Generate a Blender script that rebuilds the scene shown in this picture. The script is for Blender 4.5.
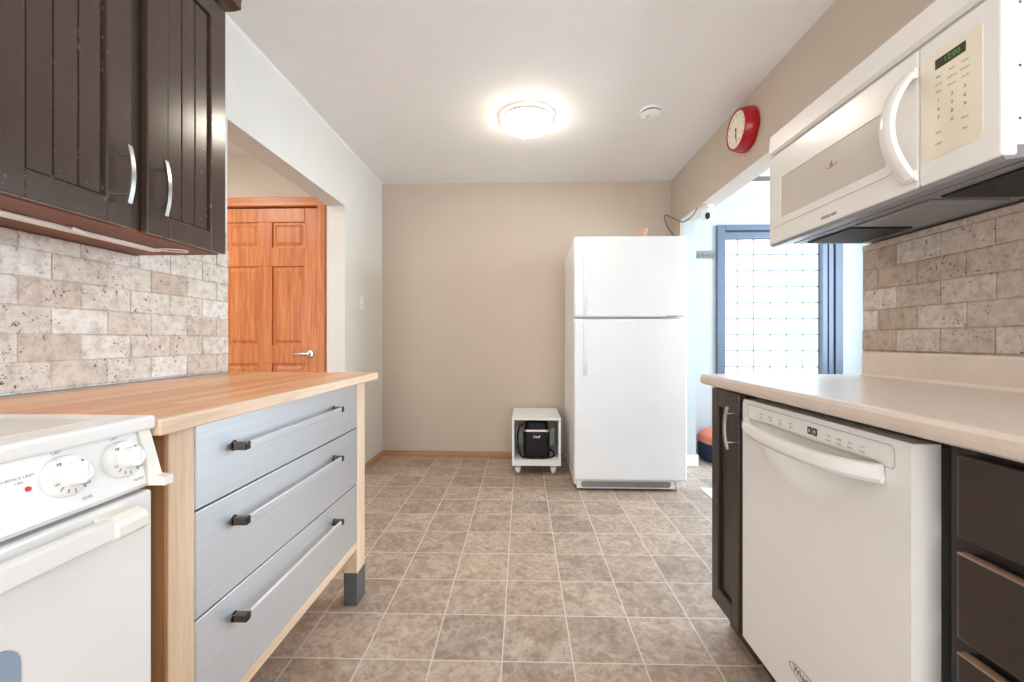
import bpy, bmesh, math, random
from mathutils import Matrix, Vector

for o in list(bpy.data.objects):
    bpy.data.objects.remove(o, do_unlink=True)
SC = bpy.context.scene
COL = SC.collection
PI = math.pi

# ------------------------------------------------------------------ camera, world, exposure
cam_d = bpy.data.cameras.new('camera')
cam_d.sensor_fit = 'HORIZONTAL'; cam_d.sensor_width = 36.0
cam_d.lens = 36.0 * 420.0 / 1024.0
cam_d.shift_y = -1.0 / 1024.0
cam_d.clip_start = 0.02
cam = bpy.data.objects.new('camera', cam_d)
cam.location = (0, 0, 1.04); cam.rotation_euler = (PI / 2, 0, 0.0333)
COL.objects.link(cam); SC.camera = cam

SC.view_settings.view_transform = 'Standard'
SC.view_settings.look = 'None'
SC.view_settings.gamma = 1.0
SC.view_settings.use_curve_mapping = False
SC.view_settings.exposure = 1.3

W = bpy.data.worlds.new('daylight'); SC.world = W; W.use_nodes = True
WORLD_STRENGTH = 1.9
W.node_tree.nodes['Background'].inputs[0].default_value = (0.985, 0.985, 1.0, 1)
W.node_tree.nodes['Background'].inputs[1].default_value = WORLD_STRENGTH

def area_light(name, loc, rot, sx, sy, power, color):
    d = bpy.data.lights.new(name, 'AREA'); d.shape = 'RECTANGLE'; d.size = sx; d.size_y = sy
    d.energy = power; d.color = color
    o = bpy.data.objects.new(name, d); o.location = loc; o.rotation_euler = rot
    COL.objects.link(o); return o
# fill light added for the dining room daylight, at an unseen side window (added_window_2)
area_light('dining_fill_light', (3.27, 2.75, 1.50), (0, PI / 2, 0), 1.4, 1.5, 40, (0.60, 0.81, 1.0))
# fill light added behind the viewpoint, at an invented kitchen window (added_window_3)
area_light('rear_fill_light', (1.25, -1.05, 1.58), (0, PI / 2, 0), 0.9, 1.3, 11, (0.66, 0.84, 1.0))
# ceiling lamp of the hall
area_light('hall_lamp', (-2.5, 2.0, 2.40), (0, 0, 0), 0.4, 0.4, 8.5, (1.0, 0.93, 0.85))

# ------------------------------------------------------------------ materials
def lin(c):
    c /= 255.0
    return c / 12.92 if c <= 0.04045 else ((c + 0.055) / 1.055) ** 2.4
def rgb(r, g, b): return (lin(r), lin(g), lin(b), 1.0)

class NT:
    def __init__(s, name):
        s.m = bpy.data.materials.new(name); s.m.use_nodes = True
        s.t = s.m.node_tree; s.b = s.t.nodes['Principled BSDF']; s.out = s.t.nodes['Material Output']
    def n(s, typ, **kw):
        nd = s.t.nodes.new(typ)
        for k, v in kw.items():
            if k.startswith('i_'): nd.inputs[k[2:].replace('_', ' ')].default_value = v
            else: setattr(nd, k, v)
        return nd
    def l(s, a, b): s.t.links.new(a, b)
    def coords(s, scale=(1, 1, 1), loc=(0, 0, 0), rot=(0, 0, 0), kind='Object'):
        tc = s.n('ShaderNodeTexCoord'); mp = s.n('ShaderNodeMapping')
        mp.inputs['Scale'].default_value = scale; mp.inputs['Location'].default_value = loc
        mp.inputs['Rotation'].default_value = rot
        s.l(tc.outputs[kind], mp.inputs['Vector']); return mp.outputs['Vector']
    def ramp(s, fac, stops):
        r = s.n('ShaderNodeValToRGB'); e = r.color_ramp.elements
        while len(e) < len(stops): e.new(0.5)
        for k, (p, c) in enumerate(stops): e[k].position = p; e[k].color = c
        s.l(fac, r.inputs['Fac']); return r.outputs['Color']
    def noise(s, vec, scale, detail=4, rough=0.5, dist=0.0):
        nz = s.n('ShaderNodeTexNoise'); nz.inputs['Scale'].default_value = scale
        nz.inputs['Detail'].default_value = detail; nz.inputs['Roughness'].default_value = rough
        nz.inputs['Distortion'].default_value = dist
        s.l(vec, nz.inputs['Vector']); return nz.outputs['Fac']
    def bump(s, h, strength=0.2, dist=0.01):
        b = s.n('ShaderNodeBump'); b.inputs['Strength'].default_value = strength
        b.inputs['Distance'].default_value = dist
        s.l(h, b.inputs['Height']); s.l(b.outputs['Normal'], s.b.inputs['Normal'])
    def mix(s, fac, a, b, mode='MIX'):
        m = s.n('ShaderNodeMix', data_type='RGBA', blend_type=mode)
        for sock, v in ((m.inputs[0], fac), (m.inputs[6], a), (m.inputs[7], b)):
            if hasattr(v, 'links'): s.l(v, sock)
            else: sock.default_value = v
        return m.outputs[2]
    def math(s, op, a, b=0.0):
        m = s.n('ShaderNodeMath', operation=op)
        for sock, v in ((m.inputs[0], a), (m.inputs[1], b)):
            if hasattr(v, 'links'): s.l(v, sock)
            else: sock.default_value = v
        return m.outputs[0]

def plain(name, c, rough=0.4, metal=0.0, var=0.03, spec=0.5, nscale=6.0, bump=0.0, coat=0.0):
    t = NT(name); v = t.coords()
    f = t.noise(v, nscale, 3)
    d = tuple(max(0, x * (1 - var)) for x in c[:3]) + (1,); u = tuple(min(1, x * (1 + var)) for x in c[:3]) + (1,)
    t.l(t.ramp(f, [(0.3, d), (0.7, u)]), t.b.inputs['Base Color'])
    t.b.inputs['Roughness'].default_value = rough; t.b.inputs['Metallic'].default_value = metal
    t.b.inputs['Specular IOR Level'].default_value = spec
    if coat: t.b.inputs['Coat Weight'].default_value = coat
    if bump: t.bump(t.noise(v, 180, 2), bump, 0.002)
    return t.m

def emit(name, c, strength):
    t = NT(name); v = t.coords(); f = t.noise(v, 3, 1)
    t.l(t.ramp(f, [(0.2, tuple(x * 0.97 for x in c[:3]) + (1,)), (0.8, c)]), t.b.inputs['Emission Color'])
    t.b.inputs['Base Color'].default_value = c
    t.b.inputs['Emission Strength'].default_value = strength; return t.m

def wood(name, dark, light, axis, scale=1.0, rough=0.45, ring=0.0):
    t = NT(name)
    s = [26 * scale] * 3; s[axis] = 1.6 * scale
    v = t.coords(tuple(s))
    f = t.noise(v, 1.0, 6, 0.6, 0.6)
    s2 = [110 * scale] * 3; s2[axis] = 5 * scale
    g = t.noise(t.coords(tuple(s2)), 1.0, 3, 0.6)
    c = t.ramp(f, [(0.28, dark), (0.50, tuple((a + b) / 2 for a, b in zip(dark, light))), (0.72, light)])
    c2 = t.mix(t.ramp(g, [(0.35, (0.35, 0.35, 0.35, 1)), (0.55, (0, 0, 0, 1))]), c, tuple(x * 0.7 for x in dark[:3]) + (1,))
    t.l(c2, t.b.inputs['Base Color']); t.b.inputs['Roughness'].default_value = rough
    t.bump(g, 0.08, 0.002)
    return t.m

M = {}
M['wall'] = plain('greige_wall_paint', rgb(196, 182, 167), 0.75, var=0.015, bump=0.06)
M['wall_daylit'] = plain('daylit_wall_paint', rgb(222, 219, 213), 0.75, var=0.015, bump=0.06)  # wall paint lightened to hold the daylight falling on the left wall
M['hallwall'] = plain('hall_wall_paint', rgb(205, 192, 176), 0.75, var=0.015, bump=0.05)
M['dinwall'] = plain('pale_dining_wall_paint', rgb(184, 188, 188), 0.7, var=0.012, bump=0.05)
M['ceil'] = plain('white_ceiling_paint', rgb(240, 237, 234), 0.85, var=0.012, bump=0.08)
M['white_trim'] = plain('white_trim_paint', rgb(236, 237, 236), 0.4, var=0.015)
M['appl'] = plain('white_enamel', rgb(242, 239, 235), 0.22, var=0.012)
M['fridge'] = plain('white_fridge_enamel', rgb(238, 240, 242), 0.28, var=0.012, bump=0.04)
M['bisque'] = plain('cream_plastic', rgb(243, 238, 226), 0.32, var=0.015)
M['bisque_panel'] = plain('cream_keypad_film', rgb(238, 229, 206), 0.35, var=0.02)
M['mw_glass'] = plain('pale_screened_glass', rgb(212, 204, 194), 0.15, var=0.02)
M['grey_print'] = plain('grey_print', rgb(130, 126, 118), 0.5)
M['lightgrey_print'] = plain('light_grey_print', rgb(186, 184, 180), 0.5)
M['dark_print'] = plain('dark_print', rgb(62, 60, 58), 0.5)
M['black'] = plain('black_plastic', rgb(14, 14, 15), 0.35, var=0.08, spec=0.25)
M['black_matte'] = plain('black_rubber', rgb(20, 20, 21), 0.7, var=0.1)
M['chrome'] = plain('brushed_nickel', rgb(205, 203, 198), 0.25, 1.0, var=0.03)
M['post'] = plain('dark_reflection_nickel', rgb(92, 84, 78), 0.15, 1.0, var=0.05)  # dark room reflection painted into the colour of the polished metal
M['dark_chrome'] = plain('dark_nickel', rgb(120, 116, 110), 0.3, 1.0, var=0.05)
M['grey_metal'] = plain('grey_sheet_metal', rgb(150, 152, 156), 0.4, 0.6, var=0.05)
M['red'] = plain('red_clock_plastic', rgb(170, 10, 22), 0.22, var=0.05)
M['clockface'] = plain('ivory_clock_face', rgb(238, 228, 210), 0.5, var=0.02)
M['oven_glass'] = plain('grey_oven_glass', rgb(150, 168, 186), 0.12, var=0.03)
M['cooktop'] = plain('pale_ceramic_cooktop', rgb(226, 222, 212), 0.12, var=0.02)
M['filter'] = plain('black_grease_mesh', rgb(24, 24, 26), 0.6, var=0.3, nscale=300)
M['mwunder'] = plain('grey_underside_paint', rgb(150, 151, 156), 0.35, 0.2, var=0.05)
M['foot'] = plain('zinc_foot_metal', rgb(128, 132, 138), 0.35, 0.8, var=0.08)
M['orange_fabric'] = plain('orange_fabric', rgb(214, 120, 92), 0.85, var=0.12, nscale=60)
M['navy_fabric'] = plain('navy_fabric', rgb(22, 36, 58), 0.8, var=0.15, nscale=60)
M['mat_paper'] = plain('pale_mat', rgb(214, 218, 222), 0.8, var=0.04)
M['slate'] = plain('slate_frame_paint', rgb(88, 98, 114), 0.4, var=0.03)
M['slate_dark'] = plain('dark_frame_gasket', rgb(40, 50, 66), 0.5, var=0.05)
M['key_grey'] = plain('grey_rack_metal', rgb(122, 122, 122), 0.4, 0.4, var=0.08, nscale=40)
M['laminate'] = plain('beige_laminate', rgb(222, 206, 192), 0.3, var=0.025, nscale=30)
M['caulk'] = plain('grey_caulk', rgb(120, 140, 150), 0.6)
M['tan'] = plain('tan_card', rgb(205, 165, 135), 0.6, var=0.08, nscale=40)
M['cable_grey'] = plain('grey_cable', rgb(120, 116, 110), 0.5)
M['cable_white'] = plain('white_cable', rgb(240, 235, 228), 0.5, var=0.04)
M['redled'] = plain('red_indicator', rgb(196, 60, 50), 0.3)
M['green_glow'] = emit('green_display_digits', rgb(70, 130, 50), 0.14)
M['disp'] = plain('dark_green_display', rgb(44, 48, 26), 0.2)
M['lamp'] = emit('lit_lamp_glass', (1.0, 0.90, 0.76, 1), 16.0)
M['glassblock'] = emit('daylit_glass_block', (0.92, 0.97, 1.0, 1), 0.46)
M['pine'] = wood('pale_birch', rgb(222, 188, 154), rgb(242, 214, 184), 2, 0.9)
M['edge'] = wood('pale_edge_strip', rgb(222, 186, 154), rgb(243, 218, 192), 1, 1.0, 0.4)
M['brownboard'] = wood('brown_board', rgb(150, 98, 58), rgb(186, 134, 90), 2, 0.8)
M['pineh'] = wood('pale_birch_rail', rgb(222, 188, 154), rgb(242, 214, 184), 1, 0.9)
M['oak'] = wood('orange_oak', rgb(184, 98, 48), rgb(226, 150, 94), 2, 1.0, 0.35)
M['oakx'] = wood('orange_oak_trim', rgb(186, 106, 56), rgb(224, 150, 98), 0, 1.0, 0.35)
M['oaky'] = wood('orange_oak_base', rgb(168, 120, 84), rgb(200, 156, 116), 1, 1.0, 0.4)
M['oakb'] = wood('orange_oak_backbase', rgb(168, 120, 84), rgb(200, 156, 116), 0, 1.0, 0.4)
M['redwood'] = wood('reddish_brown_underside', rgb(100, 50, 26), rgb(130, 68, 38), 1, 0.6, 0.5)

def mortar():
    t = NT('pale_mortar'); tr = t.n('ShaderNodeBsdfTranslucent'); df = t.n('ShaderNodeBsdfDiffuse'); mx = t.n('ShaderNodeMixShader')
    f = t.noise(t.coords(), 20, 2)
    c = t.ramp(f, [(0.3, rgb(148, 151, 156)), (0.7, rgb(156, 159, 164))])
    t.l(c, tr.inputs['Color']); t.l(c, df.inputs['Color'])
    mx.inputs[0].default_value = 0.35
    t.l(tr.outputs[0], mx.inputs[1]); t.l(df.outputs[0], mx.inputs[2]); t.l(mx.outputs[0], t.out.inputs['Surface'])
    return t.m
M['mortar'] = mortar()

def floor_mat():
    t = NT('vinyl_stone_tile'); T = 0.2286
    tc = t.n('ShaderNodeTexCoord'); mp = t.n('ShaderNodeMapping', vector_type='TEXTURE')
    mp.inputs['Location'].default_value = (-0.763, 1.351, 0); mp.inputs['Rotation'].default_value = (0, 0, 0.009155)
    mp.inputs['Scale'].default_value = (T, T, 1)
    t.l(tc.outputs['Object'], mp.inputs['Vector'])
    sep = t.n('ShaderNodeSeparateXYZ'); t.l(mp.outputs['Vector'], sep.inputs[0])
    def edge(o):
        fr = t.math('FRACT', o); return t.math('ABSOLUTE', t.math('SUBTRACT', fr, 0.5))
    e = t.math('MAXIMUM', edge(sep.outputs['X']), edge(sep.outputs['Y']))
    # per-tile value
    cell = t.n('ShaderNodeTexWhiteNoise', noise_dimensions='2D')
    cmb = t.n('ShaderNodeCombineXYZ'); t.l(t.math('FLOOR', sep.outputs['X']), cmb.inputs[0]); t.l(t.math('FLOOR', sep.outputs['Y']), cmb.inputs[1])
    t.l(cmb.outputs[0], cell.inputs['Vector'])
    # offset the marbling in every tile
    vm = t.n('ShaderNodeVectorMath', operation='MULTIPLY_ADD'); t.l(cell.outputs['Color'], vm.inputs[0]); vm.inputs[1].default_value = (7, 7, 7)
    t.l(tc.outputs['Object'], vm.inputs[2])
    n1 = t.noise(vm.outputs[0], 9, 8, 0.68, 1.2)
    n2 = t.noise(vm.outputs[0], 46, 5, 0.7, 0.5)
    base = t.ramp(n1, [(0.28, rgb(152, 134, 119)), (0.44, rgb(178, 160, 144)), (0.56, rgb(193, 177, 162)), (0.72, rgb(212, 199, 186))])
    tone = t.ramp(cell.outputs['Value'], [(0.0, rgb(222, 217, 214)), (0.5, rgb(238, 230, 223)), (1.0, rgb(255, 247, 239))])
    c = t.mix(1.0, base, tone, 'MULTIPLY')
    sp = t.ramp(n2, [(0.40, (0.45, 0.45, 0.45, 1)), (0.50, (0, 0, 0, 1))])
    c = t.mix(sp, c, rgb(122, 104, 92))
    sp2 = t.ramp(n2, [(0.55, (0, 0, 0, 1)), (0.70, (0.5, 0.5, 0.5, 1))])
    c = t.mix(sp2, c, rgb(206, 194, 182))
    g = t.ramp(e, [(0.4890, (0, 0, 0, 1)), (0.4925, (1, 1, 1, 1))])
    c = t.mix(g, c, rgb(212, 202, 191))
    t.l(c, t.b.inputs['Base Color'])
    r = t.ramp(n1, [(0.3, (0.36, 0.36, 0.36, 1)), (0.7, (0.48, 0.48, 0.48, 1))]); t.l(r, t.b.inputs['Roughness'])
    h = t.math('SUBTRACT', t.math('MULTIPLY', n2, 0.4), g); t.bump(h, 0.12, 0.002)
    return t.m
M['floor'] = floor_mat()

def travertine(name, cols):
    t = NT(name); v = t.coords()
    a = t.n('ShaderNodeAttribute', attribute_name='tone')
    n1 = t.noise(v, 34, 8, 0.72, 0.15)
    base = t.ramp(a.outputs['Fac'], [(0.0, cols[0]), (0.35, cols[1]), (0.65, cols[2]), (1.0, cols[3])])
    mott = t.ramp(n1, [(0.30, rgb(196, 188, 180)), (0.5, rgb(238, 234, 230)), (0.68, rgb(255, 255, 255))])
    c = t.mix(1.0, base, mott, 'MULTIPLY')
    pn = t.noise(v, 95, 4, 0.65, 0.2)
    big = t.noise(v, 14, 3, 0.6)
    pit = t.math('MULTIPLY', t.ramp(pn, [(0.345, (1, 1, 1, 1)), (0.405, (0, 0, 0, 1))]), t.ramp(big, [(0.40, (0, 0, 0, 1)), (0.56, (1, 1, 1, 1))]))
    c = t.mix(pit, c, rgb(92, 76, 64))
    t.l(c, t.b.inputs['Base Color']); t.b.inputs['Roughness'].default_value = 0.6
    h = t.math('SUBTRACT', t.math('MULTIPLY', n1, 0.5), t.math('MULTIPLY', pit, 0.8)); t.bump(h, 0.35, 0.004)
    return t.m
M['trav'] = travertine('tumbled_travertine', [rgb(206, 188, 172), rgb(220, 207, 194), rgb(228, 220, 211), rgb(238, 233, 227)])

M['trav_shaded'] = travertine('shaded_tumbled_travertine', [rgb(184, 165, 149), rgb(200, 184, 170), rgb(208, 195, 183), rgb(222, 213, 204)])  # same stone as the left, with this side's shade put into the colours
def butcher():
    t = NT('butcher_block')
    v = t.coords((1, 1, 1))
    br = t.n('ShaderNodeTexBrick', offset=0.37, offset_frequency=2)
    mp = t.n('ShaderNodeMapping'); mp.inputs['Rotation'].default_value = (0, 0, PI / 2)
    t.l(v, mp.inputs['Vector']); t.l(mp.outputs[0], br.inputs['Vector'])
    br.inputs['Scale'].default_value = 1.0; br.inputs['Brick Width'].default_value = 0.55; br.inputs['Row Height'].default_value = 0.042
    br.inputs['Mortar Size'].default_value = 0.0006; br.inputs['Color1'].default_value = (0, 0, 0, 1); br.inputs['Color2'].default_value = (1, 1, 1, 1)
    br.inputs['Mortar'].default_value = (0.2, 0.2, 0.2, 1)
    g = t.noise(t.coords((60, 3, 60)), 1.0, 5, 0.6, 0.5)
    f = t.math('ADD', t.math('MULTIPLY', br.outputs['Color'], 0.5), t.math('MULTIPLY', g, 0.6))
    c = t.ramp(f, [(0.2, rgb(214, 142, 92)), (0.5, rgb(232, 170, 120)), (0.85, rgb(242, 198, 156))])
    t.l(c, t.b.inputs['Base Color']); t.b.inputs['Roughness'].default_value = 0.34
    t.bump(g, 0.05, 0.001)
    return t.m
M['butcher'] = butcher()

def steel():
    t = NT('brushed_stainless')
    g = t.noise(t.coords((300, 1.2, 300)), 1.0, 2, 0.5)
    c = t.ramp(g, [(0.3, rgb(222, 225, 229)), (0.7, rgb(231, 233, 236))])
    t.l(c, t.b.inputs['Base Color']); t.b.inputs['Metallic'].default_value = 1.0
    t.b.inputs['Roughness'].default_value = 0.44
    t.b.inputs['Anisotropic'].default_value = 0.45; t.b.inputs['Anisotropic Rotation'].default_value = 0.25
    tg = t.n('ShaderNodeTangent', direction_type='RADIAL', axis='Z'); t.l(tg.outputs[0], t.b.inputs['Tangent'])
    return t.m
M['steel'] = steel()

def worn_paint(name, c, wear, rough=0.3):
    t = NT(name); v = t.coords()
    n = t.noise(v, 55, 5, 0.7); b = t.noise(v, 5, 2)
    f = t.math('MULTIPLY', t.ramp(n, [(0.66, (0, 0, 0, 1)), (0.70, (1, 1, 1, 1))]), t.ramp(b, [(0.52, (0, 0, 0, 1)), (0.66, (1, 1, 1, 1))]))
    # worn edges: the timber shows where the finish has rubbed off the arrises
    g = t.n('ShaderNodeNewGeometry'); bv = t.n('ShaderNodeBevel', samples=4); bv.inputs['Radius'].default_value = 0.004
    dt = t.n('ShaderNodeVectorMath', operation='DOT_PRODUCT'); t.l(bv.outputs[0], dt.inputs[0]); t.l(g.outputs['Normal'], dt.inputs[1])
    p = t.math('MULTIPLY', t.ramp(dt.outputs['Value'], [(0.86, (1, 1, 1, 1)), (0.97, (0, 0, 0, 1))]), t.ramp(n, [(0.58, (0, 0, 0, 1)), (0.67, (1, 1, 1, 1))]))
    f = t.math('MAXIMUM', f, p)
    k = t.noise(t.coords((30, 30, 3)), 1.0, 4, 0.6)
    base = t.ramp(k, [(0.3, tuple(x * 0.92 for x in c[:3]) + (1,)), (0.7, tuple(x * 1.08 for x in c[:3]) + (1,))])
    t.l(t.mix(t.math('MULTIPLY', f, 0.75), base, wear), t.b.inputs['Base Color'])
    t.b.inputs['Roughness'].default_value = rough
    t.bump(k, 0.012, 0.001)
    return t.m
M['darkcab'] = worn_paint('dark_brown_cabinet_paint', rgb(70, 56, 47), rgb(190, 176, 160), 0.2)
M['espresso'] = worn_paint('espresso_cabinet_paint', rgb(56, 46, 40), rgb(170, 140, 116), 0.3)
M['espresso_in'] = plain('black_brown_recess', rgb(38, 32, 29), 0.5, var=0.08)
M['worn_edge'] = wood('worn_wood_edge', rgb(120, 92, 74), rgb(182, 150, 126), 1, 2.0, 0.5)

# ------------------------------------------------------------------ mesh builder
def frame(o, R, U):
    R = Vector(R).normalized(); U = Vector(U).normalized(); N = R.cross(U)
    m = Matrix.Identity(4)
    for i, a in enumerate((R, U, N)):
        for r in range(3): m[r][i] = a[r]
    for r in range(3): m[r][3] = o[r]
    return m
I4 = Matrix.Identity(4)

class MB:
    def __init__(s):
        s.bm = bmesh.new(); s.tone = None
    def _xf(s, vs, m):
        if m is not I4: bmesh.ops.transform(s.bm, matrix=m, verts=vs)
    def box(s, x0, y0, z0, x1, y1, z1, bev=0.0, seg=2, m=I4):
        x0, x1 = sorted((x0, x1)); y0, y1 = sorted((y0, y1)); z0, z1 = sorted((z0, z1))
        r = bmesh.ops.create_cube(s.bm, size=1.0); vs = r['verts']
        for v in vs:
            v.co = ((x0 + x1) / 2 + v.co.x * (x1 - x0), (y0 + y1) / 2 + v.co.y * (y1 - y0), (z0 + z1) / 2 + v.co.z * (z1 - z0))
        if bev > 0:
            bev = min(bev, 0.49 * min(x1 - x0, y1 - y0, z1 - z0))
            es = list({e for v in vs for e in v.link_edges})
            r = bmesh.ops.bevel(s.bm, geom=es, offset=bev, segments=seg, profile=0.5, affect='EDGES')
            vs = list({v for f in r['faces'] for v in f.verts})
            # collect the whole island
            seen = set(vs); st = list(vs)
            while st:
                v = st.pop()
                for e in v.link_edges:
                    w = e.other_vert(v)
                    if w not in seen: seen.add(w); st.append(w)
            vs = list(seen)
        s._xf(vs, m); return vs
    def prism(s, pts, h0, h1, m=I4, bev=0.0):
        """polygon pts (u,v) extruded along local w from h0 to h1"""
        a = [s.bm.verts.new((u, v, h0)) for u, v in pts]; b = [s.bm.verts.new((u, v, h1)) for u, v in pts]
        n = len(pts); fs = [s.bm.faces.new(a[::-1]), s.bm.faces.new(b)]
        for i in range(n): fs.append(s.bm.faces.new((a[i], a[(i + 1) % n], b[(i + 1) % n], b[i])))
        bmesh.ops.recalc_face_normals(s.bm, faces=fs)
        vs = a + b
        if bev:
            es = [e for e in fs[1].edges]
            r = bmesh.ops.bevel(s.bm, geom=es, offset=bev, segments=2, profile=0.5, affect='EDGES')
            vs = [v for v in vs if v.is_valid] + [v for v in r['verts']]
            seen = set(vs); st = list(vs)
            while st:
                v = st.pop()
                for e in v.link_edges:
                    w = e.other_vert(v)
                    if w not in seen: seen.add(w); st.append(w)
            vs = list(seen)
        s._xf(vs, m); return vs
    def lathe(s, prof, seg=32, m=I4, cap=True):
        rings = []; vs = []
        for r, h in prof:
            if r < 1e-6: ring = [s.bm.verts.new((0, 0, h))]
            else: ring = [s.bm.verts.new((r * math.cos(2 * PI * k / seg), r * math.sin(2 * PI * k / seg), h)) for k in range(seg)]
            rings.append(ring); vs += ring
        fs = []
        for a, b in zip(rings, rings[1:]):
            for k in range(seg):
                k2 = (k + 1) % seg
                if len(a) == 1 and len(b) == 1: continue
                if len(a) == 1: fs.append(s.bm.faces.new((a[0], b[k], b[k2])))
                elif len(b) == 1: fs.append(s.bm.faces.new((a[k], b[0], a[k2])))
                else: fs.append(s.bm.faces.new((a[k], b[k], b[k2], a[k2])))
        if cap:
            for rg in (rings[0], rings[-1]):
                if len(rg) > 2: fs.append(s.bm.faces.new(rg))
        bmesh.ops.recalc_face_normals(s.bm, faces=fs)
        for f in fs: f.smooth = True
        s._xf(vs, m); return vs
    def tube(s, pts, r, seg=8, m=I4, prof=None, up=None, closed=False):
        """sweep an ellipse (r or (ra, rb)) or a closed 2-D profile along pts"""
        pts = [Vector(p) for p in pts]; n = len(pts)
        if prof is None:
            ra, rb = (r, r) if not isinstance(r, tuple) else r
            prof = [(ra * math.cos(2 * PI * k / seg), rb * math.sin(2 * PI * k / seg)) for k in range(seg)]
        rings = []; last = Vector(up).normalized() if up else None
        for i in range(n):
            if closed: d = pts[(i + 1) % n] - pts[(i - 1) % n]
            else: d = pts[min(i + 1, n - 1)] - pts[max(i - 1, 0)]
            d.normalize()
            if last is None: last = Vector((0, 0, 1)) if abs(d.z) < 0.9 else Vector((1, 0, 0))
            a = (last - d * last.dot(d)); a.normalize(); b = d.cross(a)
            if not up: last = a
            rings.append([s.bm.verts.new(pts[i] + a * u + b * w) for u, w in prof])
        fs = []; k = len(prof); rng = range(n) if closed else range(n - 1)
        for i in rng:
            A, B = rings[i], rings[(i + 1) % n]
            for j in range(k): fs.append(s.bm.faces.new((A[j], A[(j + 1) % k], B[(j + 1) % k], B[j])))
        if not closed: fs.append(s.bm.faces.new(rings[0][::-1])); fs.append(s.bm.faces.new(rings[-1]))
        bmesh.ops.recalc_face_normals(s.bm, faces=fs)
        for f in fs: f.smooth = True
        vs = [v for rg in rings for v in rg]; s._xf(vs, m); return vs
    def text(s, body, size, m, depth=0.0004, align='CENTER', bold=False):
        cu = bpy.data.curves.new('t', 'FONT'); cu.body = body; cu.size = size; cu.extrude = depth
        cu.align_x = align; cu.align_y = 'CENTER'
        if bold: cu.offset = size * 0.02
        o = bpy.data.objects.new('t', cu); COL.objects.link(o)
        dg = bpy.context.evaluated_depsgraph_get()
        me = o.evaluated_get(dg).to_mesh()
        vs = [s.bm.verts.new(v.co) for v in me.vertices]
        for p in me.polygons:
            try: s.bm.faces.new([vs[i] for i in p.vertices])
            except ValueError: pass
        o.evaluated_get(dg).to_mesh_clear(); bpy.data.objects.remove(o, do_unlink=True); bpy.data.curves.remove(cu)
        s._xf(vs, m)
    def build(s, name, mat, parent=None, org=None, smooth=None):
        me = bpy.data.meshes.new(name)
        if org is None:
            org = Vector(parent['_o']) if parent is not None else Vector((0, 0, 0))
        org = Vector(org)
        for v in s.bm.verts: v.co -= org
        s.bm.normal_update()
        for e in s.bm.edges:
            if len(e.link_faces) == 2 and e.calc_face_angle(0) > 0.62: e.smooth = False
        s.bm.to_mesh(me); s.bm.free(); me.materials.append(mat)
        if smooth:
            for p in me.polygons: p.use_smooth = True
        o = bpy.data.objects.new(name, me); COL.objects.link(o)
        o['_o'] = tuple(org)
        if parent is not None: o.parent = parent
        else: o.location = org
        return o

def thing(name, label, cat, loc, group=None):
    o = bpy.data.objects.new(name, None); COL.objects.link(o); o.location = loc; o.empty_display_size = 0.05
    o['label'] = label; o['category'] = cat; o['_o'] = tuple(loc)
    if group: o['group'] = group
    return o
def tag(o, label, cat, group=None):
    o['label'] = label; o['category'] = cat
    if group: o['group'] = group
    return o
def struct(name, mb, mat):
    o = mb.build(name, mat); o['kind'] = 'structure'; return o

def arc(p0, p1, out, h, n=14):
    """points from p0 to p1 bowed by h along out"""
    p0 = Vector(p0); p1 = Vector(p1); out = Vector(out)
    return [p0.lerp(p1, k / n) + out * (h * (1 - (2 * k / n - 1) ** 2)) for k in range(n + 1)]

# ------------------------------------------------------------------ room shell
WL, WR, WB, CH = -1.295, 1.275, 3.74, 2.44
REAR = -2.6
b = MB(); b.box(-4.0, REAR, -0.06, 3.43, 4.18, 0.0); struct('floor', b, M['floor'])
b = MB(); b.box(-4.0, REAR, CH, 3.43, 4.18, CH + 0.1); struct('ceiling', b, M['ceil'])
b = MB(); b.box(WL - 0.13, WB, 0, WR + 0.13, WB + 0.13, CH); struct('wall_back', b, M['wall'])
b = MB()
b.box(WL - 0.13, REAR, 0, WL, 1.78, CH); b.box(WL - 0.13, 1.78, 2.0, WL, 2.965, CH); b.box(WL - 0.13, 2.965, 0, WL, WB, CH)
struct('wall_left', b, M['wall_daylit'])
b = MB()
b.box(WR, REAR, 0, WR + 0.13, -1.75, CH); b.box(WR, -0.35, 0, WR + 0.13, 1.595, CH); b.box(WR, -1.75, 0, WR + 0.13, -0.35, 1.08); b.box(WR, -1.75, 2.08, WR + 0.13, -0.35, CH); b.box(WR, 1.595, 2.03, WR + 0.13, 3.52, CH);
b.box(WR, 3.52, 0, WR + 0.02, WB + 0.01, CH); struct('wall_right', b, M['wall'])
b = MB(); b.box(WR + 0.0205, 3.52, 0, WR + 0.13, 4.05, CH); struct('wall_stub', b, M['dinwall'])
b = MB(); b.box(-4.0, 3.10, 0, -2.43, 3.23, CH); b.box(-2.43, 3.10, 2.05, -1.53, 3.23, CH); b.box(-1.53, 3.10, 0, WL - 0.13, 3.23, CH); b.box(-2.43, 3.165, 0, -1.53, 3.23, 2.05)
struct('wall_hall', b, M['hallwall'])
b = MB(); b.box(-4.13, REAR, 0, -4.0, 3.23, CH); struct('wall_hall_side', b, M['hallwall'])
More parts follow.
